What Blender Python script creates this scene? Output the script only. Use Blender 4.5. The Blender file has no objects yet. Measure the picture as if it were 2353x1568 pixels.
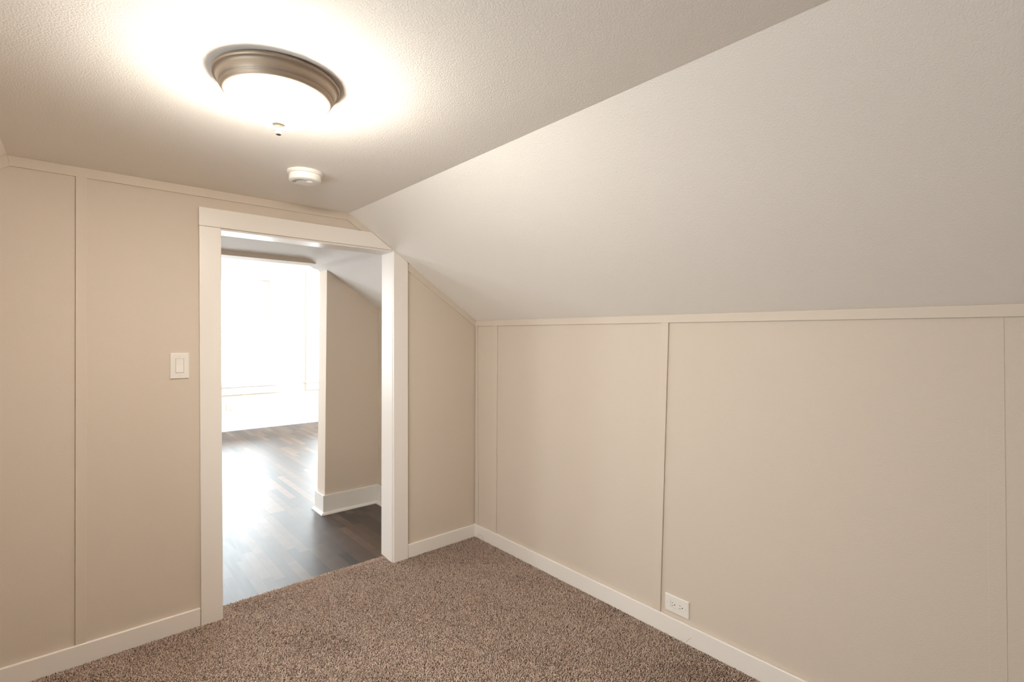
import bpy, math, random
import numpy as np
from mathutils import Vector, Matrix

# ------------------------------------------------------------------ camera
sc = bpy.context.scene
COL = sc.collection
cam = bpy.data.cameras.new('camera')
cam.sensor_fit = 'HORIZONTAL'; cam.sensor_width = 36.0; cam.lens = 36.0 * 1143.2 / 2353.0
cam.clip_start = 0.02; cam.clip_end = 200
camo = bpy.data.objects.new('camera', cam); COL.objects.link(camo)
_f = Vector((0.6589858, 0.75208551, -0.01025141)); _r = Vector((0.75214847, -0.65897694, 0.0046974))
_u = _r.cross(_f).normalized(); _f.normalize(); _r = _f.cross(_u).normalized()
M = Matrix(((_r.x, _u.x, -_f.x, -2.1088), (_r.y, _u.y, -_f.y, -2.7919), (_r.z, _u.z, -_f.z, 1.40), (0, 0, 0, 1)))
camo.matrix_world = M
sc.camera = camo

# ------------------------------------------------------------------ sky and exposure
SKY = 17.5
LAMP = 114.0
w = bpy.data.worlds.new('daylight'); sc.world = w; w.use_nodes = True
bg = w.node_tree.nodes['Background']; bg.inputs['Color'].default_value = (0.86, 0.93, 1.0, 1); bg.inputs['Strength'].default_value = SKY
sc.view_settings.view_transform = 'Standard'; sc.view_settings.look = 'None'
sc.view_settings.exposure = 0.36; sc.view_settings.gamma = 1.0; sc.view_settings.use_curve_mapping = False
sc.cycles.use_denoising = True
sc.cycles.max_bounces = 14; sc.cycles.diffuse_bounces = 10; sc.cycles.glossy_bounces = 6; sc.cycles.transparent_max_bounces = 12
sc.cycles.sample_clamp_indirect = 12
sc.cycles.caustics_reflective = False; sc.cycles.caustics_refractive = False

def portal(x0, x1, y0, y1, z0, z1, axis, sign):
    """light portal filling a window opening: guides daylight, gives no light itself"""
    L = bpy.data.lights.new('window_portal', 'AREA'); L.shape = 'RECTANGLE'
    L.cycles.is_portal = True
    o = bpy.data.objects.new('window_portal', L); COL.objects.link(o)
    o.location = ((x0 + x1) / 2, (y0 + y1) / 2, (z0 + z1) / 2)
    if axis == 'y':
        L.size = x1 - x0; L.size_y = z1 - z0; o.rotation_euler = (math.radians(-90 * sign), 0, math.pi if sign < 0 else 0)
        o.rotation_euler = Vector((0, sign, 0)).to_track_quat('-Z', 'Y').to_euler()
    else:
        L.size = y1 - y0; L.size_y = z1 - z0
        o.rotation_euler = Vector((sign, 0, 0)).to_track_quat('-Z', 'Y').to_euler()
    return o
# far room: two windows in its end wall, unseen openings in its side walls
FW = [(-1.07, 0.105), (0.765, 1.90)]          # glass x ranges of the end wall windows
YF = 5.317
ZG0, ZG1 = 0.665, 2.22
for a, b in FW:
    portal(a, b, YF + .16, YF + .16, ZG0, ZG1, 'y', -1)
portal(-3.06, -3.06, 2.0, 2.55, 1.0, 1.7, 'x', 1)
portal(-3.06, -3.06, 3.5, 4.7, .7, 2.2, 'x', 1)  # unseen opening, added to keep the far wall lit
portal(3.36, 3.36, 1.8, 4.9, .55, 2.4, 'x', -1)  # opening out of view, added and enlarged to brighten the far room
# this room: unseen low window added in the left knee wall for neutral daylight
BW = (-2.12, -1.32, 0.56, 1.38); YB = -4.3
portal(-3.235 - .115, -3.235 - .115, BW[0], BW[1], BW[2], BW[3], 'x', 1)

# ------------------------------------------------------------------ materials
def mat(name, rgb, rough=0.55, bump=0.0, scale=220.0, detail=2.0, spec=0.4, var=0.0, metal=0.0, coat=0.0):
    m = bpy.data.materials.new(name); m.use_nodes = True
    nt = m.node_tree; b = nt.nodes['Principled BSDF']
    b.inputs['Base Color'].default_value = (*rgb, 1); b.inputs['Roughness'].default_value = rough
    b.inputs['Specular IOR Level'].default_value = spec; b.inputs['Metallic'].default_value = metal
    if coat: b.inputs['Coat Weight'].default_value = coat
    tc = nt.nodes.new('ShaderNodeTexCoord')
    if bump:
        n = nt.nodes.new('ShaderNodeTexNoise'); n.inputs['Scale'].default_value = scale; n.inputs['Detail'].default_value = detail
        n.inputs['Roughness'].default_value = 0.5
        nt.links.new(tc.outputs['Object'], n.inputs['Vector'])
        r = nt.nodes.new('ShaderNodeMapRange'); r.inputs['From Min'].default_value = .38; r.inputs['From Max'].default_value = .68
        nt.links.new(n.outputs['Fac'], r.inputs['Value'])
        bp = nt.nodes.new('ShaderNodeBump'); bp.inputs['Strength'].default_value = 1.0; bp.inputs['Distance'].default_value = bump
        nt.links.new(r.outputs['Result'], bp.inputs['Height']); nt.links.new(bp.outputs['Normal'], b.inputs['Normal'])
    if var:
        n2 = nt.nodes.new('ShaderNodeTexNoise'); n2.inputs['Scale'].default_value = 1.7; n2.inputs['Detail'].default_value = 3
        nt.links.new(tc.outputs['Object'], n2.inputs['Vector'])
        mx = nt.nodes.new('ShaderNodeMix'); mx.data_type = 'RGBA'
        mx.inputs[6].default_value = (*[c * (1 - var) for c in rgb], 1); mx.inputs[7].default_value = (*[min(1, c * (1 + var)) for c in rgb], 1)
        nt.links.new(n2.outputs['Fac'], mx.inputs[0]); nt.links.new(mx.outputs[2], b.inputs['Base Color'])
    return m

TAN = (0.655, 0.575, 0.485)
m_wall = mat('tan_wall_paint', TAN, .6, .00032, 300, 2, .35, .012)
m_strip = mat('tan_trim_paint', (0.658, 0.579, 0.489), .55, 0, spec=.4)
m_ceil = mat('ceiling_paint', (0.87, 0.835, 0.78), .75, .0004, 230, 3, .25, .01)
m_trim = mat('cream_trim_paint', (0.83, 0.785, 0.73), .35, .00008, 60, 2, .5)
m_white = mat('white_trim_paint', (0.84, 0.83, 0.80), .35, 0, spec=.5)
m_hallwall = mat('taupe_wall_paint', (0.69, 0.61, 0.52), .6, .00032, 300, 2, .35, .01)
m_hallceil = mat('white_ceiling_paint', (0.80, 0.79, 0.77), .75, .0004, 230, 3, .25)
m_plastic = mat('white_plastic', (0.83, 0.80, 0.75), .3, 0, spec=.5)
m_slot = mat('dark_slot', (0.012, 0.01, 0.01), .6)
m_nickel = mat('brushed_bronze', (0.37, 0.30, 0.235), .5, .00003, 900, 2, .5, 0, .6)
m_finial = mat('dull_bronze', (0.16, 0.13, 0.10), .5, metal=.3)
m_screw = mat('painted_screw', (0.74, 0.71, 0.66), .35)
m_sub = mat('subfloor', (0.25, 0.19, 0.14), .9)
m_frame = mat('white_vinyl', (0.85, 0.85, 0.84), .35)

m_glow = bpy.data.materials.new('frosted_glass_lit'); m_glow.use_nodes = True
nt = m_glow.node_tree; b = nt.nodes['Principled BSDF']
b.inputs['Base Color'].default_value = (0.9, 0.86, 0.8, 1); b.inputs['Roughness'].default_value = .25
b.inputs['Emission Color'].default_value = (1.0, 0.92, 0.815, 1); b.inputs['Emission Strength'].default_value = LAMP

m_glass = bpy.data.materials.new('window_glass'); m_glass.use_nodes = True
nt = m_glass.node_tree
for n in list(nt.nodes): nt.nodes.remove(n)
out = nt.nodes.new('ShaderNodeOutputMaterial'); mx = nt.nodes.new('ShaderNodeMixShader'); tr = nt.nodes.new('ShaderNodeBsdfTransparent')
gl = nt.nodes.new('ShaderNodeBsdfGlossy'); gl.inputs['Roughness'].default_value = .02; fr = nt.nodes.new('ShaderNodeFresnel'); fr.inputs['IOR'].default_value = 1.45
tr.inputs['Color'].default_value = (.95, .97, .96, 1)
nt.links.new(fr.outputs[0], mx.inputs[0]); nt.links.new(tr.outputs[0], mx.inputs[1]); nt.links.new(gl.outputs[0], mx.inputs[2]); nt.links.new(mx.outputs[0], out.inputs[0])

def wood_material():
    m = bpy.data.materials.new('dark_oak_boards'); m.use_nodes = True
    nt = m.node_tree; N = nt.nodes; Lk = nt.links; b = N['Principled BSDF']
    tc = N.new('ShaderNodeTexCoord'); sx = N.new('ShaderNodeSeparateXYZ'); Lk.new(tc.outputs['Object'], sx.inputs[0])
    def mth(op, a, b_=None, c=None):
        n = N.new('ShaderNodeMath'); n.operation = op
        for i, v in enumerate((a, b_, c)):
            if v is None: continue
            if isinstance(v, (int, float)): n.inputs[i].default_value = v
            else: Lk.new(v, n.inputs[i])
        return n.outputs[0]
    W = 0.0572
    xs = mth('DIVIDE', sx.outputs[0], W); row = mth('FLOOR', xs); fx = mth('FRACT', xs)
    wn = N.new('ShaderNodeTexWhiteNoise'); wn.noise_dimensions = '1D'; Lk.new(row, wn.inputs['W'])
    ln = mth('MULTIPLY_ADD', wn.outputs['Value'], .5, .42)
    ys = mth('DIVIDE', mth('MULTIPLY_ADD', wn.outputs['Value'], 7.3, mth('ADD', sx.outputs[1], 10.0)), ln)
    cell = mth('FLOOR', ys); fy = mth('FRACT', ys)
    cv = N.new('ShaderNodeCombineXYZ'); Lk.new(row, cv.inputs[0]); Lk.new(cell, cv.inputs[1])
    w2 = N.new('ShaderNodeTexWhiteNoise'); w2.noise_dimensions = '3D'; Lk.new(cv.outputs[0], w2.inputs['Vector'])
    ramp = N.new('ShaderNodeValToRGB'); Lk.new(w2.outputs['Value'], ramp.inputs[0])
    e = ramp.color_ramp.elements
    e[0].position = 0; e[0].color = (.018, .012, .009, 1); e[1].position = 1; e[1].color = (.17, .108, .070, 1)
    for ps, c in ((.2, (.040, .025, .018, 1)), (.6, (.070, .042, .028, 1)), (.84, (.105, .062, .040, 1)), (.95, (.125, .078, .050, 1))):
        k = e.new(ps); k.color = c
    # grain: noise stretched along the board, offset for each board
    off = N.new('ShaderNodeVectorMath'); off.operation = 'MULTIPLY_ADD'; Lk.new(w2.outputs['Color'], off.inputs[0]); off.inputs[1].default_value = (5, 9, 3); Lk.new(tc.outputs['Object'], off.inputs[2])
    mp = N.new('ShaderNodeMapping'); Lk.new(off.outputs[0], mp.inputs[0]); mp.inputs['Scale'].default_value = (90, 5, 1)
    g = N.new('ShaderNodeTexNoise'); Lk.new(mp.outputs[0], g.inputs['Vector']); g.inputs['Scale'].default_value = 1; g.inputs['Detail'].default_value = 5; g.inputs['Distortion'].default_value = .6
    mp2 = N.new('ShaderNodeMapping'); Lk.new(off.outputs[0], mp2.inputs[0]); mp2.inputs['Scale'].default_value = (34, 1.3, 1)
    wv = N.new('ShaderNodeTexWave'); wv.wave_type = 'RINGS'; Lk.new(mp2.outputs[0], wv.inputs['Vector']); wv.inputs['Scale'].default_value = 1.6; wv.inputs['Distortion'].default_value = 4; wv.inputs['Detail'].default_value = 2
    gg = mth('MULTIPLY_ADD', g.outputs['Fac'], 1.2, mth('MULTIPLY', wv.outputs['Fac'], .16))
    gr = mth('MULTIPLY_ADD', gg, .95, .30)
    # joints
    ex = mth('MULTIPLY', mth('MINIMUM', fx, mth('SUBTRACT', 1.0, fx)), W)
    ey = mth('MULTIPLY', mth('MINIMUM', fy, mth('SUBTRACT', 1.0, fy)), ln)
    ed = mth('MINIMUM', ex, ey)
    jt = N.new('ShaderNodeMapRange'); Lk.new(ed, jt.inputs['Value']); jt.inputs['From Min'].default_value = .0003; jt.inputs['From Max'].default_value = .0011
    k = mth('MULTIPLY', gr, mth('MULTIPLY_ADD', jt.outputs[0], .62, .25))
    mul = N.new('ShaderNodeVectorMath'); mul.operation = 'SCALE'; Lk.new(ramp.outputs[0], mul.inputs[0]); Lk.new(k, mul.inputs['Scale'])
    Lk.new(mul.outputs[0], b.inputs['Base Color'])
    ro = mth('MULTIPLY_ADD', g.outputs['Fac'], .12, .40); Lk.new(ro, b.inputs['Roughness'])
    b.inputs['Specular IOR Level'].default_value = 1.0
    bp = N.new('ShaderNodeBump'); bp.inputs['Distance'].default_value = .00012; bp.inputs['Strength'].default_value = .5
    Lk.new(g.outputs['Fac'], bp.inputs['Height']); Lk.new(bp.outputs[0], b.inputs['Normal'])
    return m
m_wood = wood_material()

def carpet_material():
    m = bpy.data.materials.new('speckled_carpet_yarn'); m.use_nodes = True
    nt = m.node_tree; N = nt.nodes; b = N['Principled BSDF']
    at = N.new('ShaderNodeAttribute'); at.attribute_name = 'yarn'
    r = N.new('ShaderNodeValToRGB'); nt.links.new(at.outputs['Fac'], r.inputs[0])
    e = r.color_ramp.elements
    e[0].position = 0; e[0].color = (0.200, 0.142, 0.112, 1); e[1].position = 1; e[1].color = (0.760, 0.620, 0.525, 1)
    for ps, c in ((.22, (0.360, 0.262, 0.210, 1)), (.5, (0.570, 0.430, 0.352, 1)), (.78, (0.690, 0.540, 0.450, 1))):
        k = e.new(ps); k.color = c
    nt.links.new(r.outputs[0], b.inputs['Base Color'])
    b.inputs['Roughness'].default_value = .9; b.inputs['Specular IOR Level'].default_value = .1
    return m
m_carpet = carpet_material()

# ------------------------------------------------------------------ mesh helpers
class MB:
    def __init__(s): s.v = []; s.f = []
    def poly(s, pts, faces):
        n = len(s.v); s.v += [tuple(p) for p in pts]; s.f += [tuple(n + i for i in f) for f in faces]; return s
    def box(s, x0, x1, y0, y1, z0, z1):
        p = [(x0, y0, z0), (x1, y0, z0), (x1, y1, z0), (x0, y1, z0), (x0, y0, z1), (x1, y0, z1), (x1, y1, z1), (x0, y1, z1)]
        return s.poly(p, [(3, 2, 1, 0), (4, 5, 6, 7), (0, 1, 5, 4), (1, 2, 6, 5), (2, 3, 7, 6), (3, 0, 4, 7)])
    def prism(s, poly, a0, a1, ax='y'):
        """poly: 2D outline; ax='y' -> (x,z) extruded in y; 'x' -> (y,z) extruded in x; 'z' -> (x,y) extruded in z"""
        mk = {'y': lambda p, t: (p[0], t, p[1]), 'x': lambda p, t: (t, p[0], p[1]), 'z': lambda p, t: (p[0], p[1], t)}[ax]
        n = len(poly)
        area = sum(poly[i][0] * poly[(i + 1) % n][1] - poly[(i + 1) % n][0] * poly[i][1] for i in range(n))
        if area < 0: poly = poly[::-1]
        pts = [mk(p, a0) for p in poly] + [mk(p, a1) for p in poly]
        fs = [tuple(range(n)), tuple(range(2 * n - 1, n - 1, -1))] + [(i, i + n, (i + 1) % n + n, (i + 1) % n) for i in range(n)]
        if ax != 'y': fs = [f[::-1] for f in fs]
        return s.poly(pts, fs)
    def lathe(s, prof, seg=64, c=(0, 0, 0)):
        """prof: (r, z) from the axis outwards/around"""
        n = len(s.v)
        for r, z in prof:
            for k in range(seg):
                a = 2 * math.pi * k / seg; s.v.append((c[0] + r * math.cos(a), c[1] + r * math.sin(a), c[2] + z))
        for i in range(len(prof) - 1):
            for k in range(seg):
                k2 = (k + 1) % seg
                s.f.append((n + i * seg + k, n + i * seg + k2, n + (i + 1) * seg + k2, n + (i + 1) * seg + k))
        s.f.append(tuple(n + k for k in range(seg))[::-1]); s.f.append(tuple(n + (len(prof) - 1) * seg + k for k in range(seg)))
        return s
    def tube(s, pts, r, seg=6):
        n = len(s.v)
        for i, p in enumerate(pts):
            d = (Vector(pts[min(i + 1, len(pts) - 1)]) - Vector(pts[max(i - 1, 0)])).normalized()
            a = d.orthogonal().normalized(); b_ = d.cross(a)
            for k in range(seg):
                t = 2 * math.pi * k / seg; s.v.append(tuple(Vector(p) + r * (math.cos(t) * a + math.sin(t) * b_)))
        for i in range(len(pts) - 1):
            for k in range(seg):
                k2 = (k + 1) % seg; s.f.append((n + i * seg + k, n + i * seg + k2, n + (i + 1) * seg + k2, n + (i + 1) * seg + k))
        return s
    def build(s, name, m, parent=None, bevel=0, seg=2, smooth=False):
        me = bpy.data.meshes.new(name); me.from_pydata(s.v, [], s.f); me.materials.append(m); me.validate()
        import bmesh
        bm = bmesh.new(); bm.from_mesh(me); bmesh.ops.recalc_face_normals(bm, faces=bm.faces); bm.to_mesh(me); bm.free()
        o = bpy.data.objects.new(name, me); COL.objects.link(o)
        if parent is not None: o.parent = parent
        if smooth:
            me.shade_smooth()
            if hasattr(me, 'set_sharp_from_angle'): me.set_sharp_from_angle(angle=math.radians(35))
        if bevel:
            bv = o.modifiers.new('bevel', 'BEVEL'); bv.width = bevel; bv.segments = seg; bv.limit_method = 'ANGLE'; bv.angle_limit = math.radians(40)
        return o

def tag(o, label, cat, kind=None, group=None):
    o['label'] = label; o['category'] = cat
    if kind: o['kind'] = kind
    if group: o['group'] = group
    return o
def empty(name, loc, label, cat, kind=None, rot=(0, 0, 0)):
    o = bpy.data.objects.new(name, None); COL.objects.link(o); o.location = loc; o.rotation_euler = rot; o.empty_display_size = .05
    return tag(o, label, cat, kind)
def struct(o, label, cat): return tag(o, label, cat, 'structure')

# ------------------------------------------------------------------ room shell
# x = 0 right knee wall, y = 0 wall with the doorway, z = 0 top of the wood floor; symmetric attic gable
XL, XR = -3.235, 0.0
HC, HK = 2.103, 1.503
AX, BX = -0.924, -2.311           # ceiling creases
SL = (HC - HK) / (0 - AX)         # roof slope
def zs(x): return HC - SL * (x - AX)
def zl(x): return HC - SL * (BX - x)
T = 0.136                          # thickness of the doorway wall
DL, DR, HD = -1.571, -0.642, 1.922 # doorway

# doorway wall: three pieces of one mesh around the opening
mb = MB()
mb.prism([(XL, -.05), (DL, -.05), (DL, HC), (BX, HC), (XL, zl(XL))], 0, T)
mb.prism([(DL, HD), (zs(0) * 0 + DR, HD), (DR, zs(DR)), (AX, HC), (DL, HC)], 0, T)
mb.prism([(DR, -.05), (0, -.05), (0, HK), (DR, zs(DR))], 0, T)
o = struct(mb.build('wall_back', m_wall), 'tan panelled gable wall with the doorway in it', 'wall')
o = struct(MB().box(0, .12, YB - .12, T, -.05, 1.54).build('wall_right', m_wall), 'low tan knee wall under the sloped ceiling on the right', 'wall')
mb = MB().box(XL - .12, XL, YB - .12, BW[0], -.05, 1.54).box(XL - .12, XL, BW[1], T, -.05, 1.54).box(XL - .12, XL, BW[0], BW[1], -.05, BW[2] - .012).box(XL - .12, XL, BW[0], BW[1], BW[3], 1.54)
o = struct(mb.build('wall_left', m_wall), 'low tan knee wall on the left of the room', 'wall')
struct(MB().prism([(XL, -.05), (0, -.05), (0, HK), (AX, HC), (BX, HC), (XL, HK)], YB - .14, YB).build('wall_front', m_wall), 'tan gable wall opposite the doorway', 'wall')
struct(MB().box(BX, AX, YB - .14, T, HC, HC + .1).build('ceiling', m_ceil), 'flat cream textured ceiling holding the light', 'ceiling')
struct(MB().prism([(AX, HC), (AX, HC + .1), (.14, zs(.14) + .1), (.14, zs(.14))], YB - .14, T).build('ceiling', m_ceil), 'sloped cream textured ceiling over the right knee wall', 'ceiling')
struct(MB().prism([(BX, HC), (BX, HC + .1), (XL - .14, zl(XL - .14) + .1), (XL - .14, zl(XL - .14))], YB - .14, T).build('ceiling', m_ceil), 'sloped cream textured ceiling at the left edge of the frame', 'ceiling')
struct(MB().box(XL - .12, .12, YB - .14, .10, -.1, -.012).build('floor', m_sub), 'subfloor under the brown carpet', 'floor')

# flat trim strips of the panelled walls
TH = .008
strip_i = [0]
def strip(mb, label, m=m_strip, bevel=.0012):
    strip_i[0] += 1
    return struct(mb.build('trim_%d' % strip_i[0], m, bevel=bevel), label, 'trim')
strip(MB().prism([(BX, HC), (AX, HC), (AX - .008, HC - .040), (BX + .008, HC - .042)], -TH, 0), 'tan trim strip along the top of the doorway wall under the ceiling')
q = .047
strip(MB().prism([(AX, HC), (-.784, 2.011), (-.846, 2.011), (AX - .008, HC - .040)], -TH, 0), 'short tan slanting trim strip above the door head casing')
strip(MB().prism([(-.543, zs(-.543)), (-.0, HK), (-.0, HK - .044), (-.543, zs(-.543) - q)], -TH, 0), 'tan slanting trim strip right of the doorway')
strip(MB().prism([(BX, HC), (XL, zl(XL)), (XL, zl(XL) - q), (BX + .008, HC - .042)], -TH, 0), 'tan slanting trim strip at the left edge of the doorway wall')
strip(MB().prism([(-2.116, .078), (-2.080, .078), (-2.072, HC - .041), (-2.108, HC - .041)], -TH, 0), 'vertical tan batten left of the light switch')
strip(MB().prism([(YB, HK), (0, HK), (0, HK - .036), (YB, HK - .040)], -TH, 0, 'x'), 'long horizontal tan trim strip along the top of the right knee wall')
strip(MB().prism([(-.043, .08), (-TH, .08), (-TH, HK - .036), (-.022, HK - .036)], -TH, 0, 'x'), 'narrow vertical tan batten in the corner of the right wall')
strip(MB().prism([(-.240, .08), (-.191, .08), (-.204, HK - .036), (-.244, HK - .036)], -TH, 0, 'x'), 'vertical tan batten on the right wall close to the corner')
strip(MB().prism([(-1.480, .08), (-1.438, .08), (-1.475, HK - .037), (-1.513, HK - .037)], -TH, 0, 'x'), 'vertical tan batten on the right wall beside the outlet')
strip(MB().prism([(-2.665, .08), (-2.625, .08), (-2.60, HK - .037), (-2.64, HK - .037)], -.0009, 0, 'x'), 'faint vertical tan batten near the right edge of the frame', m_wall)

# baseboards of this room
BB = .081; BT = .014
def bboard(mb, name, label, m=m_trim): return struct(mb.build(name, m, bevel=.004, seg=3), label, 'baseboard')
bboard(MB().box(XL, -1.661, -BT, 0, -.01, BB), 'baseboard_back', 'cream baseboard on the doorway wall left of the door')
bboard(MB().box(-.541, 0, -BT, 0, -.01, BB - .003), 'baseboard_back_corner', 'short cream baseboard between the door casing and the corner')
bboard(MB().box(-BT, 0, YB, 0, -.01, BB), 'baseboard_right', 'long cream baseboard along the right knee wall')
bboard(MB().box(XL, XL + BT, YB, 0, -.01, BB), 'baseboard_left', 'cream baseboard along the left knee wall')
bboard(MB().box(XL, 0, YB, YB + BT, -.01, BB), 'baseboard_front', 'cream baseboard on the end wall opposite the doorway')

# doorway: casings and jambs
door = empty('door_1', ((DL + DR) / 2, T / 2, 0), 'open doorway with wide cream casing and no door leaf', 'doorway', 'structure')
door['kind'] = 'structure'
def part(mb, name, m, parent, bevel=0, seg=2, smooth=False, label=None):
    """mesh given in world coordinates, parented to an unrotated Empty"""
    o = mb.build(name, m, parent, bevel, seg, smooth)
    o.matrix_parent_inverse = Matrix.Translation(parent.location).inverted() if parent.type == 'EMPTY' else Matrix()
    if label: o['label'] = label
    return o
CT = .019
part(MB().prism([(-1.660, -.012), (-1.567, -.012), (-1.576, HD - .001), (-1.666, HD - .001)], -CT, 0), 'side_casing', m_trim, door, .002, label='left door casing')
part(MB().prism([(-.638, -.012), (-.540, -.012), (-.546, zs(-.546) - .001), (-.6435, zs(-.6435) - .001)], -CT, 0), 'side_casing', m_trim, door, .002, label='right door casing cut to the roof slope')
part(MB().prism([(-1.667, HD), (-.650, HD), (-.788, 2.011), (-1.667, 2.011)], -CT - .001, 0), 'head_casing', m_trim, door, .002, label='head casing clipped by the roof slope')
part(MB().box(DL - .018, DL + .001, -.002, T + .002, -.01, HD - .0), 'door_jamb', m_trim, door, .001)
part(MB().box(DR - .002, DR + .018, -.002, T + .004, -.01, HD - .0), 'door_jamb', m_trim, door, .001)
part(MB().box(DL, DR, -.002, T + .002, HD - .010, HD + .012), 'head_jamb', m_trim, door, .001)

# ------------------------------------------------------------------ passage behind the doorway and far room
HP = 1.981                         # passage ceiling
YS, YS2 = 1.085, 1.240             # partition with the wide opening
XP = -.205                         # right wall of the passage
XPL = -2.9
prof = [(XPL - .1, HP), (-.86, HP)] + [(-.80, 1.979), (-.765, 1.971), (-.74, 1.961), (-.71, 1.945), (-.68, 1.9285), (-.655, zs(-.655) - .004), (-.632, zs(-.632) - .006)] + [(-.40, zs(-.40) - .007), (XP + .12, zs(XP + .12) - .009)]
struct(MB().prism(prof + [(XP + .12, 2.12), (XPL - .1, 2.12)], T, YS2 - .001).build('ceiling_passage', m_hallceil, smooth=True), 'white passage ceiling bending down into a roof slope', 'ceiling')
struct(MB().box(XP, XP + .12, T, YS2, -.05, 2.1).build('wall_passage_right', m_hallwall), 'short taupe side wall at the right of the passage', 'wall')
struct(MB().box(XPL - .12, XPL, T, YS2, -.05, 2.1).build('wall_passage_left', m_hallwall), 'taupe wall at the hidden left end of the passage', 'wall')
ZH = 1.948
HF = 2.80
XFL, XFR = -3.0, 3.3
mb = MB()
mb.prism([(-.652, -.05), (XP + .1, -.05), (XP + .1, 2.0), (-.634, 2.0)], YS, YS2)        # stub
mb.box(XPL - .1, -.634, YS, YS2, ZH, 2.1)                                                # header
mb.box(XPL - .1, -2.15, YS, YS2, -.05, ZH)                                              # left end
mb.box(XP + .09, XFR + .1, YS + .02, YS2, -.05, HF)
mb.box(XFL - .1, XP + .1, YS + .06, YS2, 2.0, HF)
struct(mb.build('wall_partition', m_hallwall), 'taupe partition stub with a wide opening beyond the doorway', 'wall')

def shoe_board(mb, x0, x1, y0, y1, nx, ny, h, t=.016):
    """board on the side (nx,ny) of a wall face, with a quarter round shoe"""
    if nx: mb.box(min(x0, x0 + nx * t), max(x0, x0 + nx * t), y0, y1, -.004, h)
    else: mb.box(x0, x1, min(y0, y0 + ny * t), max(y0, y0 + ny * t), -.004, h)
def quarter(a0, a1, at, sgn, ax, r=.019):
    """quarter round; ax 'x': runs along x at y=at; ax 'y': runs along y at x=at"""
    pts = [(at, 0), (at, r)] + [(at + sgn * r * math.sin(t), r * math.cos(t)) for t in [math.radians(k) for k in (15, 30, 45, 60, 75, 90)]]
    return pts
h2 = .150
bs = MB()
t = .016
bs.prism([(-.652 - t, YS - t), (XP - .0, YS - t), (XP, YS), (-.652, YS), (-.652, YS2), (-.30, YS2), (-.30, YS2 + t), (-.652 - t, YS2 + t)], -.004, h2, 'z')
o = bboard(bs, 'baseboard_partition', 'tall white baseboard wrapped round the partition stub', m_white)
qs = MB()
r = .019
def qprof(n=6): return [(r * math.sin(math.radians(90 * k / n)), r * math.cos(math.radians(90 * k / n))) for k in range(n + 1)]
path = [(XP, YS - t, 0, -1), (-.652 - t, YS - t, -1, -1), (-.652 - t, YS2 + t, -1, 1), (-.30, YS2 + t, 0, 1)]
n = len(qs.v); pr = [(0, 0)] + qprof()
for x, y, dx, dy in path:
    for d, z in pr: qs.v.append((x + dx * d, y + dy * d, z))
m_ = len(pr)
for i in range(len(path) - 1):
    for k in range(m_): qs.f.append((i * m_ + k, i * m_ + (k + 1) % m_, (i + 1) * m_ + (k + 1) % m_, (i + 1) * m_ + k))
qs.f.append(tuple(range(m_))); qs.f.append(tuple(range((len(path) - 1) * m_, len(path) * m_)))
strip(qs, 'white quarter round at the foot of the partition baseboard', m_white, 0)
bboard(MB().box(XP - t, XP, T + .02, YS - t, -.004, h2), 'baseboard_passage', 'tall white baseboard on the passage side wall', m_white)
strip(MB().prism([(XP - t, 0), (XP - t, r)] + [(XP - t - d, z) for d, z in qprof()[1:]], T + .02, YS - t - .0, 'y'), 'white quarter round on the passage side wall', m_white, 0)
bboard(MB().box(XPL, DL - .09, T, T + t, -.004, h2), 'baseboard_passage_back', 'white baseboard on the passage side of the doorway wall', m_white)
# casing on the passage side of the doorway
part(MB().box(DL - .09, DL - .004, T, T + .018, -.004, HD), 'side_casing', m_white, door, .002)
part(MB().prism([(DR + .006, -.004), (DR + .096, -.004), (DR + .096, zs(DR + .096) - .02), (DR + .006, zs(DR + .006) - .015)], T, T + .018), 'side_casing', m_white, door, .002)

struct(MB().box(XFL - .1, XFR + .1, .10, YF + .05, -.12, 0).build('floor', m_wood), 'dark glossy oak strip floor of the passage and far room', 'floor')

# far room walls
def wall_with_holes(name, a0, a1, z1, holes, plane, th, ax, m, label):
    mb = MB(); xs = sorted(holes)
    cur = a0
    def bx(p, q_, zz0, zz1):
        if ax == 'y': mb.box(p, q_, plane, plane + th, zz0, zz1)
        else: mb.box(min(plane, plane + th), max(plane, plane + th), p, q_, zz0, zz1)
    for h0, h1, hz0, hz1 in xs:
        bx(cur, h0, -.05, z1); bx(h0, h1, -.05, hz0); bx(h0, h1, hz1, z1); cur = h1
    bx(cur, a1, -.05, z1)
    return struct(mb.build(name, m), label, 'wall')
wall_with_holes('wall_far', XFL - .1, XFR + .1, HF, [(a, b_, ZG0 - .014, ZG1) for a, b_ in FW], YF, .15, 'y', m_hallwall, 'bright far wall with two tall windows seen through the doorway')
wall_with_holes('wall_far_left', YS2, YF, HF, [(2.0, 2.55, 1.0, 1.7), (3.5, 4.7, .7, 2.2)], XFL, -.12, 'x', m_hallwall, 'left side wall of the far room')  # the farther hole is added for its daylight, out of view
wall_with_holes('wall_far_right', YS2, YF, HF, [(1.8, 4.9, .55, 2.4)], XFR, .12, 'x', m_hallwall, 'right side wall of the far room')  # hole added to light the far wall, never in view
struct(MB().box(XFL - .15, XFR + .15, YS + .02, YF + .15, HF, HF + .1).build('ceiling_far', m_hallceil), 'white ceiling of the far room', 'ceiling')
bboard(MB().box(XFL, XFR, YF - .016, YF, -.004, .165), 'baseboard_far', 'tall white baseboard below the far windows', m_white)

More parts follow.
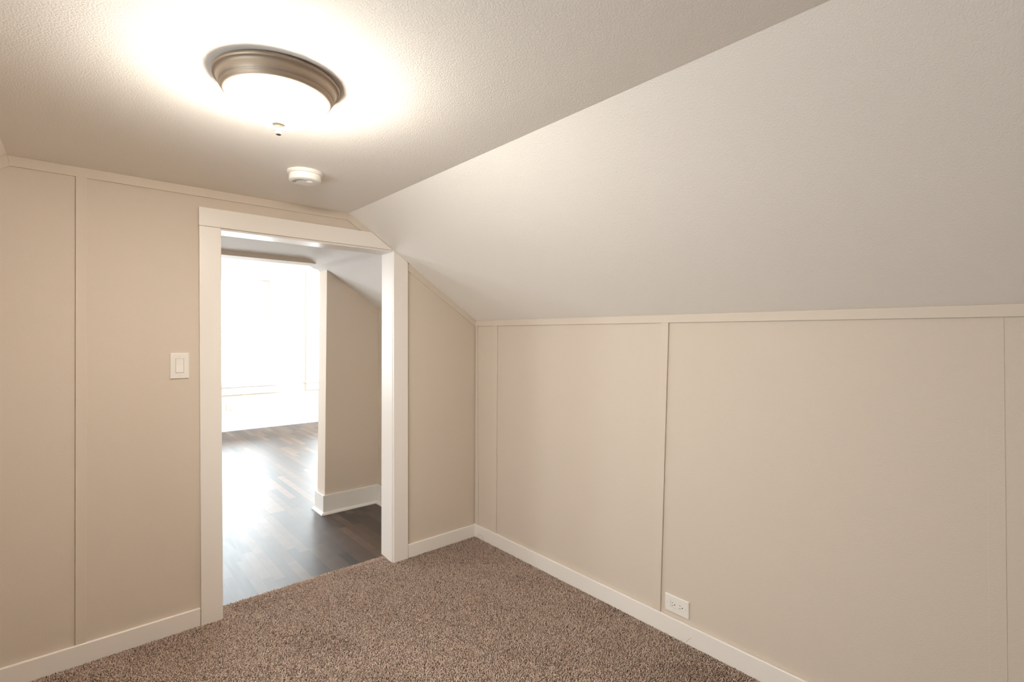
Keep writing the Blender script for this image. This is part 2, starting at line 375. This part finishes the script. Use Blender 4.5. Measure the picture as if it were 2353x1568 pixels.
# windows of the far wall: casings, sill, apron, sashes, panes
def window(nm, a, b_, y, z0, z1, sgn, label, cw=.124, head=.190, apr=.145, m=m_white):
    e = empty(nm, ((a + b_) / 2, y, z0), label, 'window', 'structure')
    f0, f1 = (y - .02, y) if sgn > 0 else (y, y + .02)
    part(MB().box(a - cw, a, f0, f1, z0, z1), 'side_casing', m, e, .002)
    part(MB().box(b_, b_ + cw, f0, f1, z0, z1), 'side_casing', m, e, .002)
    part(MB().box(a - cw, b_ + cw, f0, f1, z1, z1 + head), 'head_casing', m, e, .002)
    part(MB().box(a - cw - .015, b_ + cw + .015, y - (.055 if sgn > 0 else .10), y + (.10 if sgn > 0 else .055), z0 - .028, z0), 'window_sill', m, e, .004)
    part(MB().box(a - cw, b_ + cw, f0, f1, z0 - .028 - apr + .03, z0 - .028), 'apron', m, e, .002)
    g0, g1 = (y + .07, y + .10) if sgn > 0 else (y - .10, y - .07)
    s = .042
    fr_ = MB().box(a, a + s, g0, g1, z0, z1).box(b_ - s, b_, g0, g1, z0, z1).box(a + s, b_ - s, g0, g1, z0, z0 + s * 1.4).box(a + s, b_ - s, g0, g1, z1 - s, z1).box(a + s, b_ - s, g0 + .001, g1 - .001, (z0 + z1) / 2 - .022, (z0 + z1) / 2 + .022)
    sash = part(fr_, 'window_sash', m_frame, e)
    gy = (g0 + g1) / 2
    MB().box(a + .02, b_ - .02, gy - .002, gy + .002, z0 + .02, z1 - .02).build('glass_pane', m_glass, sash)
    return e
window('window_1', *FW[0], YF, ZG0, ZG1, 1, 'tall blown out white window left of the far wall')
window('window_2', *FW[1], YF, ZG0, ZG1, 1, 'tall white window half hidden behind the partition edge')
def added_side_window():  # added window, out of view, sends daylight onto the right wall and slope
    y0, y1, z0, z1 = BW; X = XL
    e = empty('added_window', (X, (y0 + y1) / 2, z0), 'unseen low window added in the left knee wall to bring in daylight', 'window', 'structure')
    c = .07
    part(MB().box(X, X + .018, y0 - c, y0, z0, z1), 'side_casing', m_trim, e, .002)
    part(MB().box(X, X + .018, y1, y1 + c, z0, z1), 'side_casing', m_trim, e, .002)
    part(MB().box(X, X + .018, y0 - c, y1 + c, z1, z1 + c), 'head_casing', m_trim, e, .002)
    part(MB().box(X - .06, X + .05, y0 - c - .01, y1 + c + .01, z0 - .025, z0), 'window_sill', m_trim, e, .003)
    part(MB().box(X, X + .018, y0 - c, y1 + c, z0 - .095, z0 - .025), 'apron', m_trim, e, .002)
    g0, g1 = X - .095, X - .07; s = .04; ym = (y0 + y1) / 2
    sash = part(MB().box(g0, g1, y0, y0 + s, z0, z1).box(g0, g1, y1 - s, y1, z0, z1).box(g0, g1, y0, y1, z0, z0 + s).box(g0, g1, y0, y1, z1 - s, z1).box(g0, g1, ym - .02, ym + .02, z0, z1), 'window_sash', m_frame, e, .0015)
    MB().box(g0 + .01, g0 + .014, y0 + .02, y1 - .02, z0 + .02, z1 - .02).build('glass_pane', m_glass, sash)
added_side_window()

# ------------------------------------------------------------------ ceiling light
LX, LY = -1.685, -1.322
lamp = empty('ceiling_light', (LX, LY, HC), 'lit flush mount ceiling light with bronze ring and frosted glass bowl', 'ceiling light')
pan = [(0, 0), (.150, 0), (.1565, -.002), (.1600, -.0065), (.1605, -.010), (.1585, -.0135), (.154, -.0155), (.1515, -.018), (.1500, -.023), (.1480, -.029), (.1455, -.034),
       (.1440, -.0365), (.1425, -.0375), (.1415, -.040), (.1395, -.0445), (.1365, -.0485), (.1330, -.0510), (.1300, -.0520), (.1275, -.0510), (.1265, -.0470), (.1265, -.030), (0, -.030)]
MB().lathe(pan, 96).build('ring', m_nickel, lamp, smooth=True)['label'] = 'stepped bronze ring'
bowl = [(.1262, -.036), (.1262, -.050)]
for k in range(1, 15):
    a = math.radians(90 * k / 15); bowl.append((.1262 * math.cos(a) ** .9, -.050 - .068 * math.sin(a)))
bowl.append((.006, -.1182))
MB().lathe(bowl, 96).build('glass_shade', m_glow, lamp, smooth=True)['label'] = 'glowing frosted glass bowl'
fin = [(.004, -.112), (.0165, -.117), (.0175, -.1195), (.0165, -.1215), (.0125, -.1235), (.0095, -.127), (.0072, -.131), (.0058, -.134), (.0052, -.1365),
       (.0062, -.139), (.0078, -.1415), (.0082, -.1445), (.0072, -.1475), (.0045, -.1495), (.001, -.150)]
MB().lathe(fin, 32).build('finial', m_finial, lamp, smooth=True)['label'] = 'small turned finial'

# ------------------------------------------------------------------ smoke detector
sd = empty('smoke_detector', (-1.362, -.577, HC), 'round white smoke detector on the ceiling near the doorway', 'smoke detector')
MB().lathe([(0, 0), (.0715, 0), (.0725, -.003), (.0720, -.006), (.0700, -.0075), (.0695, -.010), (.0680, -.012), (.0640, -.013), (0, -.013)], 64).build('base_plate', m_plastic, sd, smooth=True)
MB().lathe([(0, -.012), (.0615, -.012), (.0640, -.0150), (.0650, -.019), (.0650, -.036), (.0640, -.0385), (.0615, -.0405), (.055, -.0425), (.045, -.0440), (.030, -.0450), (0, -.0450)], 64).build('body', m_plastic, sd, smooth=True)
MB().lathe([(0, -.044), (.0135, -.044), (.0135, -.0465), (.0120, -.0475), (0, -.0478)], 32, (.012, -.02, 0)).build('test_button', m_plastic, sd, smooth=True)
vent = MB()
for k in range(9):
    a0 = math.radians(150 + k * 12); a1 = a0 + math.radians(8)
    pts = [(.036 * math.cos(a0), .036 * math.sin(a0)), (.052 * math.cos(a0), .052 * math.sin(a0)), (.052 * math.cos(a1), .052 * math.sin(a1)), (.036 * math.cos(a1), .036 * math.sin(a1))]
    vent.prism(pts, -.0452, -.0425, 'z')
vent.build('vent', mat('vent_grey', (.45, .43, .40), .6), sd)

# ------------------------------------------------------------------ light switch (on the doorway wall)
SXc, SZc = (-1.780 - 1.706) / 2, (1.192 + 1.3126) / 2
sw = empty('light_switch', (SXc, 0, SZc), 'white rocker light switch on the tan wall left of the doorway', 'light switch')
pw, ph = .037, .060
def plate(mb_, hole_w, hole_h, axis='y'):
    for a in ((-pw, -hole_w, -ph, ph), (hole_w, pw, -ph, ph), (-hole_w, hole_w, -ph, -hole_h), (-hole_w, hole_w, hole_h, ph)): mb_.box(a[0], a[1], -.006, 0, a[2], a[3])
    return mb_
def rect_ring(w_, h_, hw, hh, y0, y1, ch=.0025):
    """plate with a rectangular hole and chamfered outer edge"""
    mb_ = MB()
    outer = [(-w_, -h_), (w_, -h_), (w_, h_), (-w_, h_)]; oin = [(-w_ + ch, -h_ + ch), (w_ - ch, -h_ + ch), (w_ - ch, h_ - ch), (-w_ + ch, h_ - ch)]
    inn = [(-hw, -hh), (hw, -hh), (hw, hh), (-hw, hh)]
    lv = [(outer, y1), (outer, y0 + ch * .6), (oin, y0), (inn, y0), (inn, y1)]
    for pts, y in lv: mb_.v += [(p[0], y, p[1]) for p in pts]
    for i in range(5):
        j = (i + 1) % 5
        for k in range(4): mb_.f.append((i * 4 + k, i * 4 + (k + 1) % 4, j * 4 + (k + 1) % 4, j * 4 + k))
    return mb_
rect_ring(pw, ph, .0168, .0335, -.0065, 0).build('wall_plate', m_plastic, sw)
rk = MB(); rk.prism([(-.005, -.0325), (-.0050, .0325), (-.0045, .0325), (-.0040, .0325), (-.002, .0325), (-.002, -.0325)], -.0158, .0158, 'x')
rk = MB(); rk.prism([(-.0095, -.0318), (-.0062, .002), (-.0056, .0322), (-.001, .0322), (-.001, -.0318)], -.0152, .0152, 'x')
rk.build('rocker', m_plastic, sw, .0006)
MB().box(-.0168, .0168, -.001, 0, -.0335, .0335).build('switch_body', m_screw, sw)
for z in (-.047, .047):
    s_ = MB().lathe([(0, 0), (.0032, 0), (.0032, .0008), (.0026, .0012), (0, .0012)], 20); s_.v = [(x, -z_ - .0060, y) for x, y, z_ in s_.v]
    so = s_.build('screw', m_screw, sw); so.location = (0, 0, z)

# ------------------------------------------------------------------ outlets
def outlet(nm, loc, rot, w_, h_, label):
    """duplex receptacle, plate upright in local x-z facing -y"""
    e = empty(nm, loc, label, 'outlet', rot=rot)
    rect_ring(w_, h_, .0168, .0335, -.0065, 0).build('wall_plate', m_plastic, e)
    rc = MB().box(-.0163, .0163, -.0058, -.0005, -.033, .033).build('receptacle', m_plastic, e, .0006)
    for zc in (-.0195, .0195):
        for x, hh in ((-.0063, .0042), (.0063, .0036)):
            MB().box(x - .0009, x + .0009, -.0062, -.0050, zc + .003 - hh, zc + .003 + hh).build('slot', m_slot, rc)
        g_ = MB().lathe([(0, 0), (.0026, 0), (.0026, .0012), (0, .0012)], 16); g_.v = [(x, -z_ - .0050, y + zc - .009) for x, y, z_ in g_.v]
        g_.build('ground_hole', m_slot, rc)
    for z in (-.047, .047):
        s_ = MB().lathe([(0, 0), (.0030, 0), (.0030, .0008), (.0024, .0012), (0, .0012)], 20); s_.v = [(x, -z_ - .0060, y + z) for x, y, z_ in s_.v]
        s_.build('screw', m_screw, e)
    return e
# lying on its side on the right knee wall: plate faces -x, long side along y
eo = outlet('power_outlet', (0, 0, 0), (0, 0, 0), .0395, .061, 'white duplex outlet laid sideways above the baseboard of the right wall')
Rx = Matrix(((0, 1, 0), (0, 0, -1), (0, 0, 0))).to_3x3()
# local -y -> world -x ; local z (long axis) -> world +y ; local x -> world -z... columns are images of local axes
Rm = Matrix((( 0, 1, 0), (0, 0, 1), (1, 0, 0)))
eo.matrix_world = Matrix.Translation((0, -1.566, .1435)) @ Rm.to_4x4()
outlet('power_outlet', (-.4365, YF, .370), (0, 0, 0), .039, .062, 'washed out white outlet below the far left window')

# ------------------------------------------------------------------ carpet
def carpet():
    rng = np.random.default_rng(7)
    def region(x0, x1, y0, y1, s):
        nx, ny = int((x1 - x0) / s), int((y1 - y0) / s)
        gx, gy = np.meshgrid(np.linspace(x0 + s / 2, x1 - s / 2, nx), np.linspace(y0 + s / 2, y1 - s / 2, ny))
        gx = gx.ravel() + rng.uniform(-.5, .5, gx.size) * s; gy = gy.ravel() + rng.uniform(-.5, .5, gy.size) * s
        return np.clip(gx, x0 + .001, x1 - .001), np.clip(gy, y0 + .001, y1 - .001)
    S = .0047
    B = .016
    parts = [region(DL + .003, DR - .003, .070, .105, .0036), region(-3.0, -B, -2.75, -B, S), region(DL + .004, DR - .004, -B, .100, S), region(XL + B, -3.0, -2.75, -B, .011), region(XL + B, -B, YB + B, -2.75, .011)]
    sz = np.concatenate([np.full(p[0].size, k) for p, k in zip(parts, (1, 1, 1, 1.7, 1.7))])
    X = np.concatenate([p[0] for p in parts]); Y = np.concatenate([p[1] for p in parts]); n = X.size
    # slow drift of pile direction gives the brushed patches
    def field(fx, fy, ph): return np.sin(X * fx + ph) * np.cos(Y * fy + ph * 1.7) + .6 * np.sin(X * fx * 2.3 + Y * fy * 1.9 + ph * 3)
    lean = np.stack([.25 * field(3.1, 2.2, .3), .25 * field(2.1, 3.3, 1.9)], 1)
    ang = rng.uniform(0, 2 * np.pi, n); L = rng.uniform(.5, 1.35, n)
    dirx = lean[:, 0] + np.cos(ang) * L; diry = lean[:, 1] + np.sin(ang) * L
    hgt = (rng.uniform(.0085, .0125, n)) * np.where(sz > 1, 1.1, 1)
    rad = rng.uniform(.0012, .0020, n) * sz
    rings = np.array([0, .55, .85, 1.0]); rsc = np.array([.9, 1.1, 1.1, .70]); K = 3
    base = -.012
    # curl: the tip bends over
    bend = rings ** 1.6
    wob = rng.uniform(-1, 1, (n, 2)) * .0016
    cx = X[:, None] + dirx[:, None] * bend[None] * .0072 + wob[:, :1] * np.sin(rings * 5)[None]
    cy = Y[:, None] + diry[:, None] * bend[None] * .0072 + wob[:, 1:] * np.sin(rings * 5 + 1)[None]
    cz = base + (hgt[:, None]) * np.array([0, .65, 1.0, 1.02])[None] * (1 - .22 * np.clip(L, 0, 1.2)[:, None] * rings[None])
    cz = cz + .005 * np.clip((Y - .060) / .03, 0, 1)[:, None] * rings[None]
    th = rng.uniform(0, 2 * np.pi, n)[:, None, None] + np.arange(K)[None, None] * 2 * np.pi / K
    rr = rad[:, None, None] * rsc[None, :, None]
    vx = cx[:, :, None] + np.cos(th) * rr; vy = cy[:, :, None] + np.sin(th) * rr; vz = np.repeat(cz[:, :, None], K, 2) + 0 * th
    inside = (X > DL) & (X < DR)
    vx = np.clip(vx, XL + BT + .001, -BT - .0005)
    vy = np.where(inside[:, None, None] & (Y > -.02)[:, None, None], np.minimum(vy, .118), np.minimum(vy, -BT - .0005))
    V = np.stack([vx, vy, vz], -1).reshape(-1, 3).astype(np.float32)
    nr = len(rings); q = []
    for i in range(nr - 1):
        for k in range(K): q.append([i * K + k, i * K + (k + 1) % K, (i + 1) * K + (k + 1) % K, (i + 1) * K + k])
    
    q = np.array(q)
    tri = (np.array([[(nr - 1) * K + k for k in range(3)]])[None] + (np.arange(n) * nr * K)[:, None, None]).reshape(-1, 3).astype(np.int32)
    F = (q[None] + (np.arange(n) * nr * K)[:, None, None]).reshape(-1, 4).astype(np.int32)
    # backing sheet
    bv = np.array([[XL + .002, YB + .002, base], [-.002, YB + .002, base], [-.002, -.002, base], [XL + .002, -.002, base],
                   [DL, -.004, base], [DR, -.004, base], [DR, .105, base], [DL, .105, base]], np.float32) + np.array([0, 0, .0015], np.float32)
    o0 = len(V); V = np.concatenate([V, bv]); F = np.concatenate([F, np.array([[o0, o0 + 1, o0 + 2, o0 + 3], [o0 + 4, o0 + 5, o0 + 6, o0 + 7]], np.int32)])
    me = bpy.data.meshes.new('carpet')
    me.vertices.add(len(V)); me.vertices.foreach_set('co', V.ravel())
    me.loops.add(F.size + tri.size); me.loops.foreach_set('vertex_index', np.concatenate([F.ravel(), tri.ravel()]))
    me.polygons.add(len(F) + len(tri)); me.polygons.foreach_set('loop_start', np.concatenate([np.arange(0, F.size, 4), F.size + np.arange(0, tri.size, 3)]).astype(np.int32))
    me.polygons.foreach_set('loop_total', np.concatenate([np.full(len(F), 4), np.full(len(tri), 3)]).astype(np.int32))
    me.update()
    col = np.clip(rng.beta(1.5, 1.0, n) - .16 * np.clip(field(7.3, 6.1, 2.2) * field(2.3, 3.7, .8), 0, 1), 0, 1)
    a = me.attributes.new('yarn', 'FLOAT', 'POINT')
    vals = np.repeat(col, nr * K).astype(np.float32)
    a.data.foreach_set('value', np.concatenate([vals, np.zeros(8, np.float32)]))
    me.shade_smooth()
    me.materials.append(m_carpet)
    o = bpy.data.objects.new('carpet', me); COL.objects.link(o)
    return tag(o, 'speckled brown and beige shaggy carpet covering the room floor', 'carpet', 'stuff')
carpet()

# stray carpet threads caught against the baseboards
def thread(pts, label):
    P = [Vector(p) for p in pts]; out = []
    for i in range(len(P) - 1):
        p0 = P[max(i - 1, 0)]; p1 = P[i]; p2 = P[i + 1]; p3 = P[min(i + 2, len(P) - 1)]
        for k in range(6):
            t_ = k / 6
            out.append(.5 * ((2 * p1) + (-p0 + p2) * t_ + (2 * p0 - 5 * p1 + 4 * p2 - p3) * t_ ** 2 + (-p0 + 3 * p1 - 3 * p2 + p3) * t_ ** 3))
    out.append(P[-1])
    return tag(MB().tube(out, .00045, 5).build('carpet_thread', mat('thread', (.22, .16, .12), .8)), label, 'thread')
thread([(-.017, -.048, .004), (-.016, -.062, .022), (-.0155, -.085, .028), (-.016, -.105, .020), (-.017, -.118, .003)], 'curled stray brown thread against the baseboard in the corner')
thread([(-.018, -1.622, .003), (-.0155, -1.630, .018), (-.016, -1.645, .032)], 'short stray thread standing against the baseboard below the outlet')
